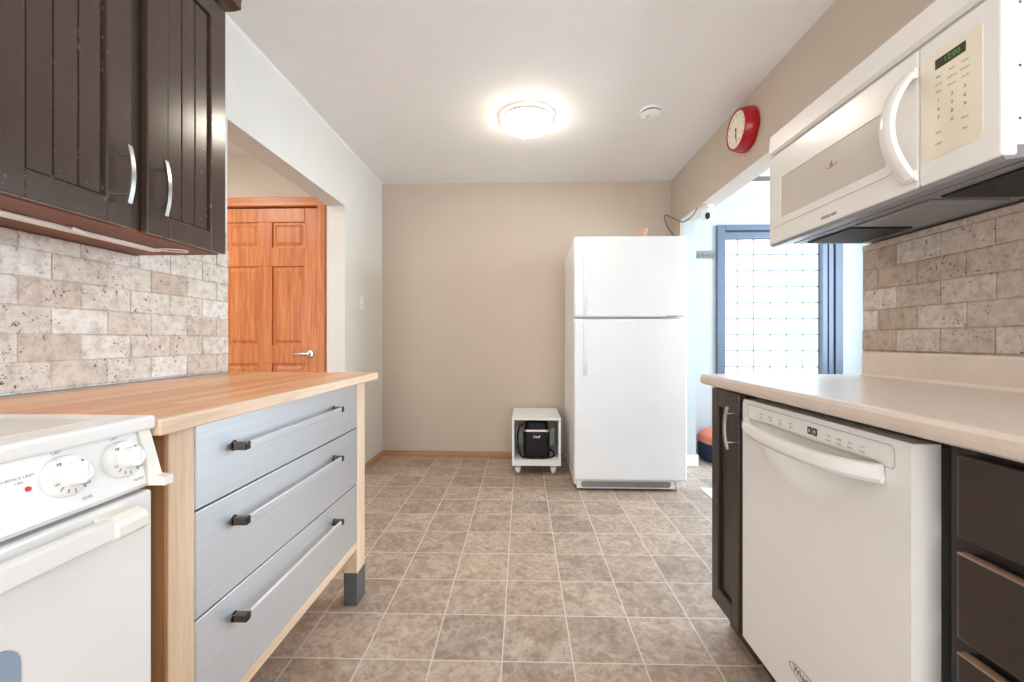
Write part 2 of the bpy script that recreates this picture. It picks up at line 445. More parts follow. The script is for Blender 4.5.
# dining room wall with the glass block window, and its side wall with an opening for added_window_2
WX0, WX1, WZ0, WZ1, WY = 1.812, 2.948, 0.30, 2.12, 4.05
b = MB()
b.box(WR + 0.13, WY, 0, WX0, WY + 0.13, CH); b.box(WX1, WY, 0, 3.43, WY + 0.13, CH)
b.box(WX0, WY, 0, WX1, WY + 0.13, WZ0); b.box(WX0, WY, WZ1, WX1, WY + 0.13, CH)
struct('wall_dining', b, M['dinwall'])
b = MB()
b.box(3.3, REAR, 0, 3.43, 1.95, CH); b.box(3.3, 3.55, 0, 3.43, WY, CH); b.box(3.3, 1.95, 0, 3.43, 3.55, 0.78); b.box(3.3, 1.95, 2.22, 3.43, 3.55, CH)
struct('wall_dining_side', b, M['dinwall'])
# plaster band at the ceiling joint of the left wall
b = MB(); b.prism([(WL, CH), (WL + 0.012, CH), (WL, CH - 0.010)], -WB, -1.2, m=frame((0, 0, 0), (1, 0, 0), (0, 0, 1))); struct('trim_1', b, M['ceil'])
# baseboards
b = MB(); b.box(WL + 0.012, WB - 0.012, 0, 0.33, WB, 0.05, 0.004); struct('baseboard_back', b, M['oakb'])
b = MB(); b.box(WL, 2.965, 0, WL + 0.012, WB, 0.05, 0.004); struct('baseboard_left', b, M['oaky'])
b = MB()
b.box(WR, 3.505, 0, WR + 0.145, 3.52, 0.09, 0.004); b.box(WR + 0.13, 3.52, 0, WR + 0.145, WY, 0.09, 0.004)
struct('baseboard_right', b, M['white_trim'])
b = MB(); b.box(WR + 0.145, WY - 0.014, 0, 3.3, WY, 0.09, 0.004); struct('baseboard_dining', b, M['white_trim'])

# backsplash tiles: tumbled travertine in half bond, each tile slightly different
def backsplash(name, xw, sgn, regions, zline, yjoint, seed, mat):
    rnd = random.Random(seed); T, Hh = 0.1485, 0.0722
    b = MB(); lay = b.bm.loops.layers.float_color.new('tone')
    def setf(vs, v):
        for f in {f for q in vs for f in q.link_faces}:
            for lp in f.loops: lp[lay] = (v, v, v, 1)
    for y0, y1, z0, z1 in regions:
        vs = b.box(xw, y0, z0, xw + sgn * 0.0305, y1, z1); setf(vs, 0.35)
        k0 = int(math.floor((z0 - zline) / Hh)); k1 = int(math.ceil((z1 - zline) / Hh))
        for k in range(k0, k1):
            a, c = zline + k * Hh, zline + (k + 1) * Hh
            off = yjoint + (T / 2 if k % 2 else 0.0)
            j0 = int(math.floor((y0 - off) / T)); j1 = int(math.ceil((y1 - off) / T))
            for j in range(j0, j1):
                ya, yb = max(y0, off + j * T), min(y1, off + (j + 1) * T)
                za, zb = max(z0, a), min(z1, c)
                if yb - ya < 0.012 or zb - za < 0.01: continue
                g = 0.0012
                d = 0.034 + rnd.uniform(-0.0018, 0.0018)
                vs = b.box(xw, ya + g * rnd.uniform(.4, 1.3), za + g * rnd.uniform(.4, 1.2), xw + sgn * d, yb - g * rnd.uniform(.4, 1.3), zb - g * rnd.uniform(.4, 1.2), 0.003, 2)
                setf(vs, min(1, max(0, rnd.gauss(0.5, 0.28))))
    return b.build(name, M[mat])
o = backsplash('tile_backsplash', WL + 0.004, 1, [(-0.6, 1.735, 0.86, 1.2713), (-0.6, 1.324, 1.2713, 1.3125), (1.324, 1.735, 1.2713, 1.488)], 0.9825, 0.999, 3, 'trav')
tag(o, 'pale tumbled stone tile backsplash above the wooden countertop', 'backsplash')
o = backsplash('tile_backsplash', WR - 0.001, -1, [(-0.6, 1.593, 0.985, 1.386)], 1.0025, 1.449 - 0.1485 * 10, 8, 'trav_shaded')
tag(o, 'shade-toned tumbled stone tile backsplash under the microwave', 'backsplash')

# ------------------------------------------------------------------ hall door
DY = 3.10; DX0, DX1 = -2.382, -1.560; DZ = 2.035
d = bpy.data.objects.new('door_1', None); COL.objects.link(d); d.location = (DX0, DY, 0); d['_o'] = (DX0, DY, 0); d['kind'] = 'structure'
b = MB(); yf, yb = DY + 0.012, DY + 0.052
st = 0.108; mid = (DX0 + DX1) / 2; mw = 0.052
rails = [(0.005, 0.24), (0.86, 0.935 + 0.065), (1.596, 1.739), (1.93, DZ)]
b.box(DX0, yf, 0.005, DX0 + st, yb, DZ, 0.004); b.box(DX1 - st, yf, 0.005, DX1, yb, DZ, 0.004)
for z0, z1 in ((0.239, 0.861), (0.999, 1.597), (1.738, 1.931)): b.box(mid - mw, yf + 0.0003, z0, mid + mw, yb, z1, 0.003)
for z0, z1 in rails: b.box(DX0 + st, yf, z0, DX1 - st, yb, z1, 0.004)
for z0, z1 in ((0.24, 0.86), (1.0, 1.596), (1.739, 1.93)):
    for x0, x1 in ((DX0 + st, mid - mw), (mid + mw, DX1 - st)):
        b.box(x0, yf + 0.014, z0, x1, yb - 0.006, z1)
        g = 0.014; k = 0.026     # raised field
        mfr = frame((0, yf + 0.014, 0), (1, 0, 0), (0, 0, 1))
        A = [(x0 + g, z0 + g), (x1 - g, z0 + g), (x1 - g, z1 - g), (x0 + g, z1 - g)]
        B = [(x0 + g + k, z0 + g + k), (x1 - g - k, z0 + g + k), (x1 - g - k, z1 - g - k), (x0 + g + k, z1 - g - k)]
        va = [b.bm.verts.new((u, yf + 0.015, v)) for u, v in A]; vb = [b.bm.verts.new((u, yf + 0.003, v)) for u, v in B]
        fs = [b.bm.faces.new(vb)] + [b.bm.faces.new((va[i], va[(i + 1) % 4], vb[(i + 1) % 4], vb[i])) for i in range(4)]
        bmesh.ops.recalc_face_normals(b.bm, faces=fs)
        for f in fs:
            f.normal_update()
            if f.normal.y > 0.2: f.normal_flip()
b.build('door_leaf', M['oak'], d)
b = MB()
m = frame((DX1 - 0.065, yf, 0.937), (1, 0, 0), (0, 0, 1))
b.lathe([(0.0, 0.0), (0.032, 0.0), (0.032, -0.006), (0.026, -0.012), (0.011, -0.014), (0.011, -0.045), (0.0, -0.047)][::-1], 24, frame((DX1 - 0.065, yf, 0.937), (1, 0, 0), (0, 0, 1)) @ Matrix.Scale(-1, 4, (0, 0, 1)))
b.tube([(DX1 - 0.065, yf - 0.045, 0.937), (DX1 - 0.09, yf - 0.05, 0.938), (DX1 - 0.13, yf - 0.05, 0.934), (DX1 - 0.175, yf - 0.046, 0.930)], (0.010, 0.006), 10)
b.build('door_handle', M['chrome'], d)
b = MB()
b.box(DX1 + 0.002, DY - 0.018, 0, DX1 + 0.062, DY + 0.06, DZ + 0.072, 0.006); b.box(DX0 - 0.062, DY - 0.018, 0, DX0 - 0.002, DY + 0.06, DZ + 0.072, 0.006)
struct('trim_2', b, M['oak'])
b = MB(); b.box(DX0 - 0.062, DY - 0.020, DZ + 0.008, DX1 + 0.062, DY + 0.06, DZ + 0.074, 0.006); struct('trim_3', b, M['oakx'])

# ------------------------------------------------------------------ window_1: glass block panel in a slate frame
w = bpy.data.objects.new('window_1', None); COL.objects.link(w); w.location = (WX0, WY, WZ0); w['_o'] = (WX0, WY, WZ0); w['kind'] = 'structure'
GX0, GX1, GZ1 = 1.878, 2.780, 2.005
b = MB()
b.box(WX0 - 0.01, WY - 0.03, WZ0, GX0, WY + 0.10, WZ1 + 0.005, 0.004); b.box(GX0, WY - 0.03, WZ1 - 0.045, WX1, WY + 0.10, WZ1 + 0.005, 0.004)
b.box(GX0, WY - 0.012, GZ1, GX1, WY + 0.10, WZ1 - 0.06, 0.004)
b.box(WX0 - 0.01, WY - 0.03, WZ0 - 0.05, WX1 + 0.01, WY + 0.10, WZ0 + 0.03, 0.004)
b.box(GX1, WY - 0.02, WZ0, GX1 + 0.045, WY + 0.10, WZ1 - 0.045, 0.004); b.box(GX1 + 0.056, WY - 0.02, WZ0, GX1 + 0.100, WY + 0.10, WZ1 - 0.045, 0.004)
b.box(GX1 + 0.112, WY - 0.03, WZ0, WX1 + 0.012, WY + 0.10, WZ1 + 0.005, 0.004)
b.build('window_frame', M['slate'], w)
b = MB(); b.box(GX1 + 0.04, WY, WZ0, GX1 + 0.13, WY + 0.09, WZ1 - 0.05); b.box(GX0, WY, WZ1 - 0.062, GX1, WY + 0.09, WZ1 - 0.044); b.build('gasket', M['slate_dark'], w)
P6 = 0.153
b = MB(); bm_ = MB()
nx, nz = 6, 12
xs = [GX0] + [GX0 + 0.140 + P6 * k for k in range(5)] + [GX1]
zs = [GZ1 - 0.150 - P6 * k for k in range(0, 12)]
zs = [GZ1] + [z for z in zs if z > WZ0 + 0.06] + [WZ0 + 0.03]
g = 0.0075
for i in range(len(xs) - 1):
    for k in range(len(zs) - 1):
        b.box(xs[i] + g, WY + 0.03, zs[k + 1] + g, xs[i + 1] - g, WY + 0.085, zs[k] - g, 0.006)
b.build('glass_block_panel', M['glassblock'], w)
bm_.box(GX0, WY + 0.036, WZ0 + 0.03, GX1, WY + 0.05, GZ1)
bm_.build('mortar_grid', M['mortar'], w)
# added_window_2, an unseen side window added around the dining room fill light
w2 = bpy.data.objects.new('added_window_2', None); COL.objects.link(w2); w2.location = (3.3, 1.95, 0.78); w2['_o'] = (3.3, 1.95, 0.78); w2['kind'] = 'structure'
b = MB()
for a in ((1.95, 0.78, 2.0, 2.22), (3.50, 0.78, 3.55, 2.22), (2.0, 0.78, 3.50, 0.83), (2.0, 2.17, 3.50, 2.22)):
    b.box(3.29, a[0], a[1], 3.37, a[2], a[3], 0.003)
b.build('window_frame', M['slate'], w2)  # frame of the added, unseen side window

w3 = bpy.data.objects.new('added_window_3', None); COL.objects.link(w3); w3.location = (WR, -1.75, 1.08); w3['_o'] = (WR, -1.75, 1.08); w3['kind'] = 'structure'  # unseen kitchen window added to frame the rear fill light
b = MB()
for a in ((-1.75, 1.08, -1.70, 2.08), (-0.40, 1.08, -0.35, 2.08), (-1.70, 1.08, -0.40, 1.13), (-1.70, 2.03, -0.40, 2.08)):
    b.box(WR - 0.01, a[0], a[1], WR + 0.08, a[2], a[3], 0.003)
b.build('window_frame', M['white_trim'], w3)  # frame of the added, unseen kitchen window
# ------------------------------------------------------------------ left drawer unit with stainless fronts
CT = 0.903                      # worktop height, left
t = thing('drawer_cabinet', 'birch framed cabinet with three stainless steel drawers under the wooden countertop', 'cabinet', (-0.95, 1.23, 0))
XF = -0.660
for (x0, x1) in ((XF - 0.052, XF), (-1.235, -1.183)):
    for (y0, y1) in ((0.755, 0.816), (1.622, 1.700)):
        b = MB(); b.box(x0, y0, 0.125, x1, y1, CT - 0.028, 0.002); lg = b.build('leg', M['pine'], t)
        b = MB(); b.box(x0 - 0.0015, y0 - 0.0015, 0, x1 + 0.0015, y1 + 0.0015, 0.128, 0.002); f = b.build('leg_foot', M['foot'], lg); f['label'] = 'grey metal foot cap'
b = MB(); b.box(-1.235, 0.817, 0.223, XF - 0.001, 1.621, 0.253, 0.002); b.build('bottom_board', M['pineh'], t)
b = MB(); b.box(-1.182, 0.770, 0.254, XF - 0.053, 0.788, CT - 0.03); b.build('side_panel', M['pineh'], t)
b = MB(); b.box(-1.182, 1.668, 0.254, XF - 0.053, 1.686, CT - 0.03); b.build('side_panel', M['pineh'], t)
b = MB(); b.box(-1.235, 0.748, 0.10, XF - 0.0015, 0.7545, CT - 0.029, 0.001); b.build('end_panel', M['brownboard'], t)['label'] = 'darker brown side panel'
b = MB(); b.box(-1.235, 0.817, 0.254, -1.225, 1.621, CT - 0.03); b.build('back_panel', M['pineh'], t)
def drawer_handle(z, parent):
    """long flat bar standing off the front on two square end posts"""
    y0, y1, x = 0.918, 1.43, XF
    for ya, yb in ((y0, y0 + 0.020), (y1 - 0.020, y1)):
        b = MB(); b.box(x, ya + 0.002, z - 0.0095, x + 0.0345, yb - 0.002, z + 0.0095, 0.003, 3)
        b.lathe([(0.0125, 0.0), (0.0115, 0.003), (0.0, 0.003)], 20, frame((x, (ya + yb) / 2, z), (0, 1, 0), (0, 0, 1)))
        b.build('handle_post', M['post'], parent)['label'] = 'polished handle end post, dark reflection in its colour'
    b = MB(); b.box(x + 0.027, y0 + 0.0205, z - 0.009, x + 0.0345, y1 - 0.0205, z + 0.009, 0.002)
    b.build('handle', M['steel'], parent)
for z0, z1, hz in ((0.254, 0.476, 0.415), (0.480, 0.695, 0.633), (0.699, CT - 0.030, 0.802)):
    b = MB(); b.box(XF - 0.02, 0.8175, z0, XF + 0.0005, 1.6205, z1, 0.002); b.box(-1.20, 0.84, z0 + 0.03, XF - 0.021, 1.60, z1 - 0.03)
    dr = b.build('drawer', M['steel'], t); drawer_handle(hz, dr)

b = MB(); b.box(-1.256, 0.698, CT - 0.027, -0.625, 1.755, CT, 0.0025)
o = b.build('countertop', M['butcher'], None, (-0.94, 1.23, CT - 0.027)); o['_o'] = (-0.94, 1.23, CT - 0.027)
b = MB(); b.box(-0.6455, 0.6975, CT - 0.0275, -0.6235, 1.7555, CT + 0.0004, 0.003); b.build('edge_strip', M['edge'], o)['label'] = 'paler front edge strip'
tag(o, 'orange wooden butcher block countertop on the steel drawer unit', 'countertop')
b = MB(); b.box(-1.262, 0.70, CT, -1.250, 1.73, CT + 0.004, 0.001); o = b.build('caulk_strip', M['caulk']); o['kind'] = 'structure'; o.name = 'trim_4'

# ------------------------------------------------------------------ stove
t = thing('stove', 'white electric stove with two round knobs beside the wooden countertop', 'stove', (-0.94, 0.31, 0))
SY0, SY1, SXF, SXB = -0.07, 0.692, -0.630, -1.25
b = MB(); b.box(SXB, SY0 + 0.006, 0.10, SXF - 0.045, SY1 - 0.004, 0.889, 0.003); b.box(SXB + 0.05, SY0 + 0.03, 0.0, SXF - 0.09, SY1 - 0.03, 0.10); b.build('body', M['appl'], t)
b = MB(); b.box(SXB, SY0, 0.890, SXF + 0.003, SY1 + 0.002, 0.9135, 0.006, 3); ck = b.build('cooktop', M['appl'], t)
b = MB(); b.box(SXB + 0.06, SY0 + 0.04, 0.913, SXF - 0.05, SY1 - 0.045, 0.9142, 0.0006); gp = b.build('ceramic_glass', M['cooktop'], ck)
# sloped control panel
b = MB()
mside = frame((0, 0, 0), (1, 0, 0), (0, 0, 1))     # u=x, v=z, w=-y
b.prism([(SXF - 0.05, 0.889), (SXF - 0.012, 0.889), (SXF + 0.008, 0.806), (SXF + 0.004, 0.799), (SXF - 0.05, 0.799)], -(SY1 - 0.022), -(SY0 + 0.02), m=mside)
cp = b.build('control_panel', M['appl'], t)
for yy in (SY0 + 0.019, SY1 - 0.001):
    b = MB()
    b.prism([(SXF - 0.055, 0.889), (SXF - 0.007, 0.889), (SXF + 0.014, 0.816), (SXF + 0.034, 0.814), (SXF + 0.034, 0.800), (SXF - 0.055, 0.798)], -yy, -(yy - 0.019), m=mside, bev=0.002)
    b.build('end_cap', M['bisque'], t)
pn = Vector((0.976, 0, 0.217)); pu = Vector((-0.217, 0, 0.976))       # panel normal / up
def onpanel(y, z):   # point of the sloped face at height z
    k = (0.889 - z) / 0.083
    return Vector((SXF - 0.012 + 0.020 * k, y, z))
for y in (0.022, 0.110, 0.556, 0.636):
    o = onpanel(y, 0.853)
    m = frame(o, (0, 1, 0), pu)
    b = MB(); b.lathe([(0.0, 0), (0.0285, 0), (0.0285, 0.006), (0.0265, 0.011), (0.0165, 0.013), (0.0150, 0.027), (0.012, 0.030), (0, 0.030)], 32, m)
    b.box(-0.0040, -0.0150, 0.012, 0.0040, 0.0150, 0.0312, 0.0015, m=m @ Matrix.Rotation(-0.25, 4, 'Z'))
    kn = b.build('knob', M['appl'], t)
    b = MB()
    for a in (200, 222, 245, 268, 300):
        ca, sa = math.cos(math.radians(a)), math.sin(math.radians(a))
        mm = m @ Matrix.Rotation(math.radians(a), 4, 'Z')
        b.box(0.0195, -0.0006, 0.0125, 0.025, 0.0006, 0.0131, m=mm)
    b.text('LO', 0.006, m @ Matrix.Translation((0.016, -0.0165, 0.0127))); b.text('HI', 0.006, m @ Matrix.Translation((-0.014, 0.0175, 0.0127)))
    b.lathe([(0, 0.0118), (0.0016, 0.0118), (0.0016, 0.0132), (0, 0.0132)], 10, m @ Matrix.Translation((0.0155, 0.0155, 0)))
    b.build('knob_markings', M['grey_print'], kn)
b = MB()
for y in (0.556, 0.636):
    b.text('OFF', 0.007, frame(onpanel(y - 0.004, 0.886) + pn * 0.0002, (0, 1, 0), pu))
    b.text('REAR' if y < 0.6 else 'FRONT', 0.006, frame(onpanel(y + 0.022, 0.816) + pn * 0.0002, (0, 1, 0), pu))
b.text('SURFACE UNIT', 0.0055, frame(onpanel(0.505, 0.866) + pn * 0.0002, (0, 1, 0), pu)); b.text('ON', 0.0055, frame(onpanel(0.505, 0.860) + pn * 0.0002, (0, 1, 0), pu))
b.build('panel_markings', M['lightgrey_print'], cp)
b = MB(); b.lathe([(0, 0), (0.0035, 0), (0.003, 0.0018), (0, 0.0026)], 14, frame(onpanel(0.513, 0.8505), (0, 1, 0), pu)); b.build('indicator_light', M['redled'], t)
b = MB(); b.box(SXF - 0.044, SY0 + 0.004, 0.245, SXF, SY1 - 0.003, 0.790, 0.006, 3); od = b.build('oven_door', M['appl'], t)
def rrect(x0, x1, z0, z1, r, n=6):
    pts = []
    for cx, cz, a0 in ((x1 - r, z1 - r, 0), (x0 + r, z1 - r, 90), (x0 + r, z0 + r, 180), (x1 - r, z0 + r, 270)):
        for k in range(n + 1):
            a = math.radians(a0 + 90 * k / n); pts.append((cx + r * math.cos(a), cz + r * math.sin(a)))
    return pts
mX = frame((SXF, 0, 0), (0, 1, 0), (0, 0, 1))
b = MB(); b.prism(rrect(0.105, 0.503, 0.36, 0.668, 0.03), -0.004, 0.0012, m=mX); b.build('oven_window', M['oven_glass'], od)
for y0, y1 in ((SY0 + 0.035, SY0 + 0.085), (0.588, 0.640)):
    far = y1 > 0.3
    pts = [(SXF, 0.781), (SXF + 0.022, 0.780), (SXF + 0.034, 0.774), (SXF + 0.038, 0.766), (SXF + 0.038, 0.752), (SXF + 0.030, 0.745), (SXF, 0.752)]
    b = MB(); b.prism(pts, -y1, -y0, m=mside, bev=0.006); b.build('handle_bracket', M['bisque'], od)
b = MB()
prof = [(0.015, -0.010), (0.017, 0.0), (0.013, 0.010), (-0.010, 0.011), (-0.016, 0.004), (-0.016, -0.006), (-0.010, -0.010)]
b.tube([(SXF + 0.024, SY0 + 0.084, 0.763), (SXF + 0.024, 0.30, 0.763), (SXF + 0.024, 0.589, 0.763)], 0, prof=prof, up=(0, 0, 1)); b.build('handle', M['appl'], od)
b = MB(); b.box(SXF - 0.044, SY0 + 0.004, 0.07, SXF - 0.002, SY1 - 0.003, 0.238, 0.006, 3); b.build('storage_drawer', M['appl'], t)

# ------------------------------------------------------------------ cabinet door helper (doors in planes of constant x)
def cab_door(mat, parent, xf, sgn, y0, y1, z0, z1, stile=0.056, rail=0.056, beads=3, th=0.02, rec=0.008):
    """frame-and-panel door, front face at xf looking along sgn*x"""
    b = MB(); xb = xf - sgn * th
    bx = lambda ya, za, yb, zb, xa=xf, bev=0.0025: b.box(xb, ya, za, xa, yb, zb, bev)
    bx(y0, z0, y0 + stile, z1); bx(y1 - stile, z0, y1, z1); bx(y0 + stile - .001, z0, y1 - stile + .001, z0 + rail); bx(y0 + stile - .001, z1 - rail, y1 - stile + .001, z1)
    xp = xf - sgn * rec
    pa, pb = y0 + stile + 0.006, y1 - stile - 0.006
    b.box(xb, y0 + stile, z0 + rail, xp - sgn * 0.004, y1 - stile, z1 - rail)
    n = beads; wd = (pb - pa) / n
    for k in range(n):
        b.box(xb, pa + k * wd + 0.0012, z0 + rail + 0.004, xp, pa + (k + 1) * wd - 0.0012, z1 - rail - 0.004, 0.002)
    return b.build('door', mat, parent)
def bow_handle(parent, x, sgn, y, z0, z1, h=0.03, mat='chrome'):
    b = MB(); zm0, zm1 = z0 + 0.022, z1 - 0.022
    for z in (zm0, zm1):
        b.lathe([(0.0042, 0), (0.0042, h * 0.96), (0, h * 0.96)], 12, frame((x, y, z), (0, sgn, 0), (0, 0, 1)))
    pts = arc((x + sgn * (h - 0.005), y, z0), (x + sgn * (h - 0.005), y, z1), (sgn, 0, 0), 0.010)
    b.tube(pts, 0, prof=[(0.003, -0.0055), (0.003, 0.0055), (-0.003, 0.0055), (-0.003, -0.0055)], up=(1, 0, 0))
    b.build('handle', M[mat], parent)

# ------------------------------------------------------------------ upper cabinet, left
UF = -0.967; UB = 1.318
t = thing('wall_cabinet', 'dark brown wall cabinet with two beaded doors above the pale tiles', 'cabinet', (-1.1, 1.0, UB))
b = MB(); b.box(WL + 0.001, 0.690, UB + 0.004, UF - 0.021, 1.322, 2.12, 0.002); cs = b.build('carcass', M['darkcab'], t)
b = MB(); b.box(WL + 0.002, 0.692, UB - 0.004, UF - 0.023, 1.320, UB + 0.0035); b.build('bottom_panel', M['redwood'], t)['label'] = 'reddish brown bare wood underside'
d1 = cab_door(M['darkcab'], t, UF, 1, 0.720, 0.999, UB - 0.002, 2.095, stile=0.060, beads=3)
d2 = cab_door(M['darkcab'], t, UF, 1, 1.043, 1.322, UB - 0.002, 2.095, stile=0.062, beads=3)
bow_handle(d1, UF, 1, 0.966, 1.365, 1.502); bow_handle(d2, UF, 1, 1.068, 1.365, 1.508)
b = MB()
b.prism([(WL + 0.001, 2.121), (UF + 0.004, 2.121), (UF + 0.030, 2.126), (UF + 0.030, 2.15), (UF + 0.050, 2.20), (UF + 0.050, 2.215), (WL + 0.001, 2.215)], -1.352, -0.66, m=mside)
b.build('crown_moulding', M['darkcab'], t)
# cable raceway under the cabinet with loose wire
t = thing('light_strip', 'white under-cabinet light strip with a loose wire under the dark wall cabinet', 'light', (-1.12, 1.0, UB - 0.004))
b = MB(); b.box(-1.133, 0.695, UB - 0.012, -1.103, 1.235, UB - 0.0042, 0.002); b.build('channel', M['cable_white'], t)
b = MB()
pts = [(-1.105, 0.75, 1.308), (-1.100, 0.86, 1.309), (-1.104, 0.93, 1.307), (-1.096, 0.985, 1.306), (-1.088, 1.01, 1.300), (-1.096, 1.03, 1.304), (-1.11, 1.07, 1.305), (-1.114, 1.14, 1.307), (-1.110, 1.20, 1.309), (-1.085, 1.245, 1.310), (-1.045, 1.262, 1.311), (-1.035, 1.235, 1.311), (-1.075, 1.215, 1.311), (-1.105, 1.212, 1.309)]
def smooth(p, n=5):
    P = [Vector(q) for q in p]; out = []
    for i in range(len(P) - 1):
        a, b_, c, d_ = P[max(i - 1, 0)], P[i], P[i + 1], P[min(i + 2, len(P) - 1)]
        for k in range(n):
            s = k / n
            out.append(0.5 * ((2 * b_) + (c - a) * s + (2 * a - 5 * b_ + 4 * c - d_) * s * s + (3 * b_ - a - 3 * c + d_) * s ** 3))
    return out + [P[-1]]
b.tube(smooth(pts), 0.0022, 8); b.build('wire', M['cable_white'], t)
b = MB(); b.lathe([(0, 0), (0.005, 0), (0.005, 0.022), (0, 0.022)], 12, frame((-1.09, 0.998, 1.3045), (1, 0, 0), (0, 0.15, 1))); b.build('wire_nut', M['cable_white'], t)

# ------------------------------------------------------------------ fridge
FX0, FX1, FY0, FY1 = 0.330, 1.096, 2.89, 3.69
t = thing('refrigerator', 'tall white top-freezer refrigerator standing against the back wall', 'refrigerator', ((FX0 + FX1) / 2, 3.3, 0))
b = MB(); b.box(FX0 + 0.006, FY0 + 0.068, 0.03, FX1 - 0.006, FY1, 1.745, 0.008, 3)
for x in (FX0 + 0.06, FX1 - 0.06):
    for y in (FY0 + 0.12, FY1 - 0.06): b.lathe([(0.02, 0), (0.02, 0.035)], 16, Matrix.Translation((x, y, 0)))
b.build('body', M['fridge'], t)
b = MB(); b.box(FX0, FY0, 1.196, FX1, FY0 + 0.062, 1.750, 0.014, 4); fd = b.build('freezer_door', M['fridge'], t)
b2 = MB(); b2.box(FX0, FY0, 0.078, FX1, FY0 + 0.062, 1.184, 0.014, 4); rd = b2.build('fridge_door', M['fridge'], t)
def fr_handle(z0, z1, parent, top):
    b = MB(); x = FX0 + 0.075
    a, c = (z0, z1)
    zz = [a + (c - a) * k / 14 for k in range(15)]
    pts = []
    for k, z in enumerate(zz):
        s = k / 14; s = s if top else 1 - s       # attached flush at the door split, standing off, then curving in
        pts.append((x, FY0 - 0.004 - 0.030 * math.sin(PI * min(1, s * 1.0)) ** 0.6, z))
    b.tube(pts, 0, prof=[(0.007, -0.013), (0.007, 0.013), (-0.005, 0.014), (-0.005, -0.014)], up=(0, -1, 0)); b.build('handle', M['fridge'], parent)
fr_handle(1.21, 1.60, fd, True); fr_handle(0.80, 1.175, rd, False)
b = MB(); b.box(FX0 + 0.02, FY0 + 0.025, 0.016, FX1 - 0.075, FY0 + 0.067, 0.072, 0.004); gr = b.build('kick_grille', M['appl'], t)
b = MB(); b.prism(rrect(FX0 + 0.050, FX1 - 0.105, 0.026, 0.066, 0.018), 0.0, 0.004, m=frame((0, FY0 + 0.0255, 0), (1, 0, 0), (0, 0, 1)))
for k in range(4): b.box(FX0 + 0.06, FY0 + 0.018, 0.032 + 0.009 * k, FX1 - 0.115, FY0 + 0.023, 0.035 + 0.009 * k)
b.build('grille_slot', M['grey_metal'], gr)
b = MB(); b.box(FX1 - 0.074, FY0 + 0.02, 0.030, FX1 - 0.02, FY0 + 0.066, 0.072, 0.003); b.lathe([(0.008, 0.0), (0.008, 0.03), (0.012, 0.03), (0.012, 0.04)], 14, Matrix.Translation((FX1 - 0.05, FY0 + 0.045, 0))); b.build('hinge_foot', M['appl'], t)
b = MB(); b.box(FX1 - 0.14, FY0 - 0.0006, 1.199, FX1 - 0.07, FY0 + 0.004, 1.206, 0.0005); b.build('name_plate', M['grey_metal'], fd)
b = MB(); b.box(FX1 - 0.05, FY0 + 0.012, 1.750, FX1 - 0.01, FY0 + 0.12, 1.756, 0.002); b.build('hinge_cover', M['fridge'], t)

# bottle-opener like tan bits lying on the fridge top
t = thing('paper_holder', 'small tan folded card standing on top of the refrigerator', 'card', (0.806, 3.0, 1.745))
b = MB()
b.prism([(0, 0), (0.052, 0), (0.075, 0.080), (0.024, 0.080)], 0, 0.004, m=frame((0.765, 2.99, 1.745), (1, 0, 0), (0, 0, 1))); b.build('left_flap', M['tan'], t)
b = MB(); b.prism([(0, 0), (0.030, 0), (0.048, 0.090), (0.020, 0.090)], 0, 0.004, m=frame((0.822, 3.01, 1.745), (1, 0.3, 0), (0, 0, 1))); b.build('right_flap', M['tan'], t)

# cables between the fridge, the corner and the camera
b = MB()
b.tube(smooth([(1.272, 3.17, 2.02), (1.268, 3.25, 1.985), (1.262, 3.40, 1.985), (1.255, 3.52, 2.03), (1.245, 3.66, 2.10), (1.225, 3.725, 2.135), (1.215, 3.727, 2.11), (1.230, 3.70, 2.03), (1.245, 3.60, 1.93), (1.250, 3.50, 1.83), (1.18, 3.40, 1.80), (1.08, 3.42, 1.752)]), 0.005, 8)
o = b.build('power_cable', M['cable_grey'], None, (1.25, 3.5, 1.76)); tag(o, 'thin grey cable running from the camera to the refrigerator top', 'cable')
t = thing('security_camera', 'white dome camera with a black lens hanging under the doorway header', 'camera', (1.335, 3.145, 2.03))
mcam = frame((1.335, 3.145, 2.03), (1, 0, 0), (0, -1, 0)) @ Matrix.Scale(1.35, 4)   # local w points down
b = MB(); b.lathe([(0.0, 0), (0.030, 0), (0.032, 0.008), (0.022, 0.014), (0, 0.014)], 24, mcam); b.build('mount', M['white_trim'], t)
b = MB(); b.lathe([(0.0, 0.012), (0.022, 0.013), (0.034, 0.022), (0.036, 0.036), (0.034, 0.044), (0.030, 0.046), (0.033, 0.052), (0.034, 0.066), (0.030, 0.080), (0.018, 0.088), (0, 0.090)], 28, mcam); hd = b.build('head', M['white_trim'], t)
mc2 = frame((1.323, 3.101, 1.944), (1, 0.25, 0), (0, 0, 1)) @ Matrix.Scale(1.35, 4)
b = MB(); b.prism([(0.013 * math.cos(2 * PI * k / 20), 0.018 * math.sin(2 * PI * k / 20)) for k in range(20)], -0.006, 0.004, m=mc2, bev=0.002); ln = b.build('lens_plate', M['black'], hd)

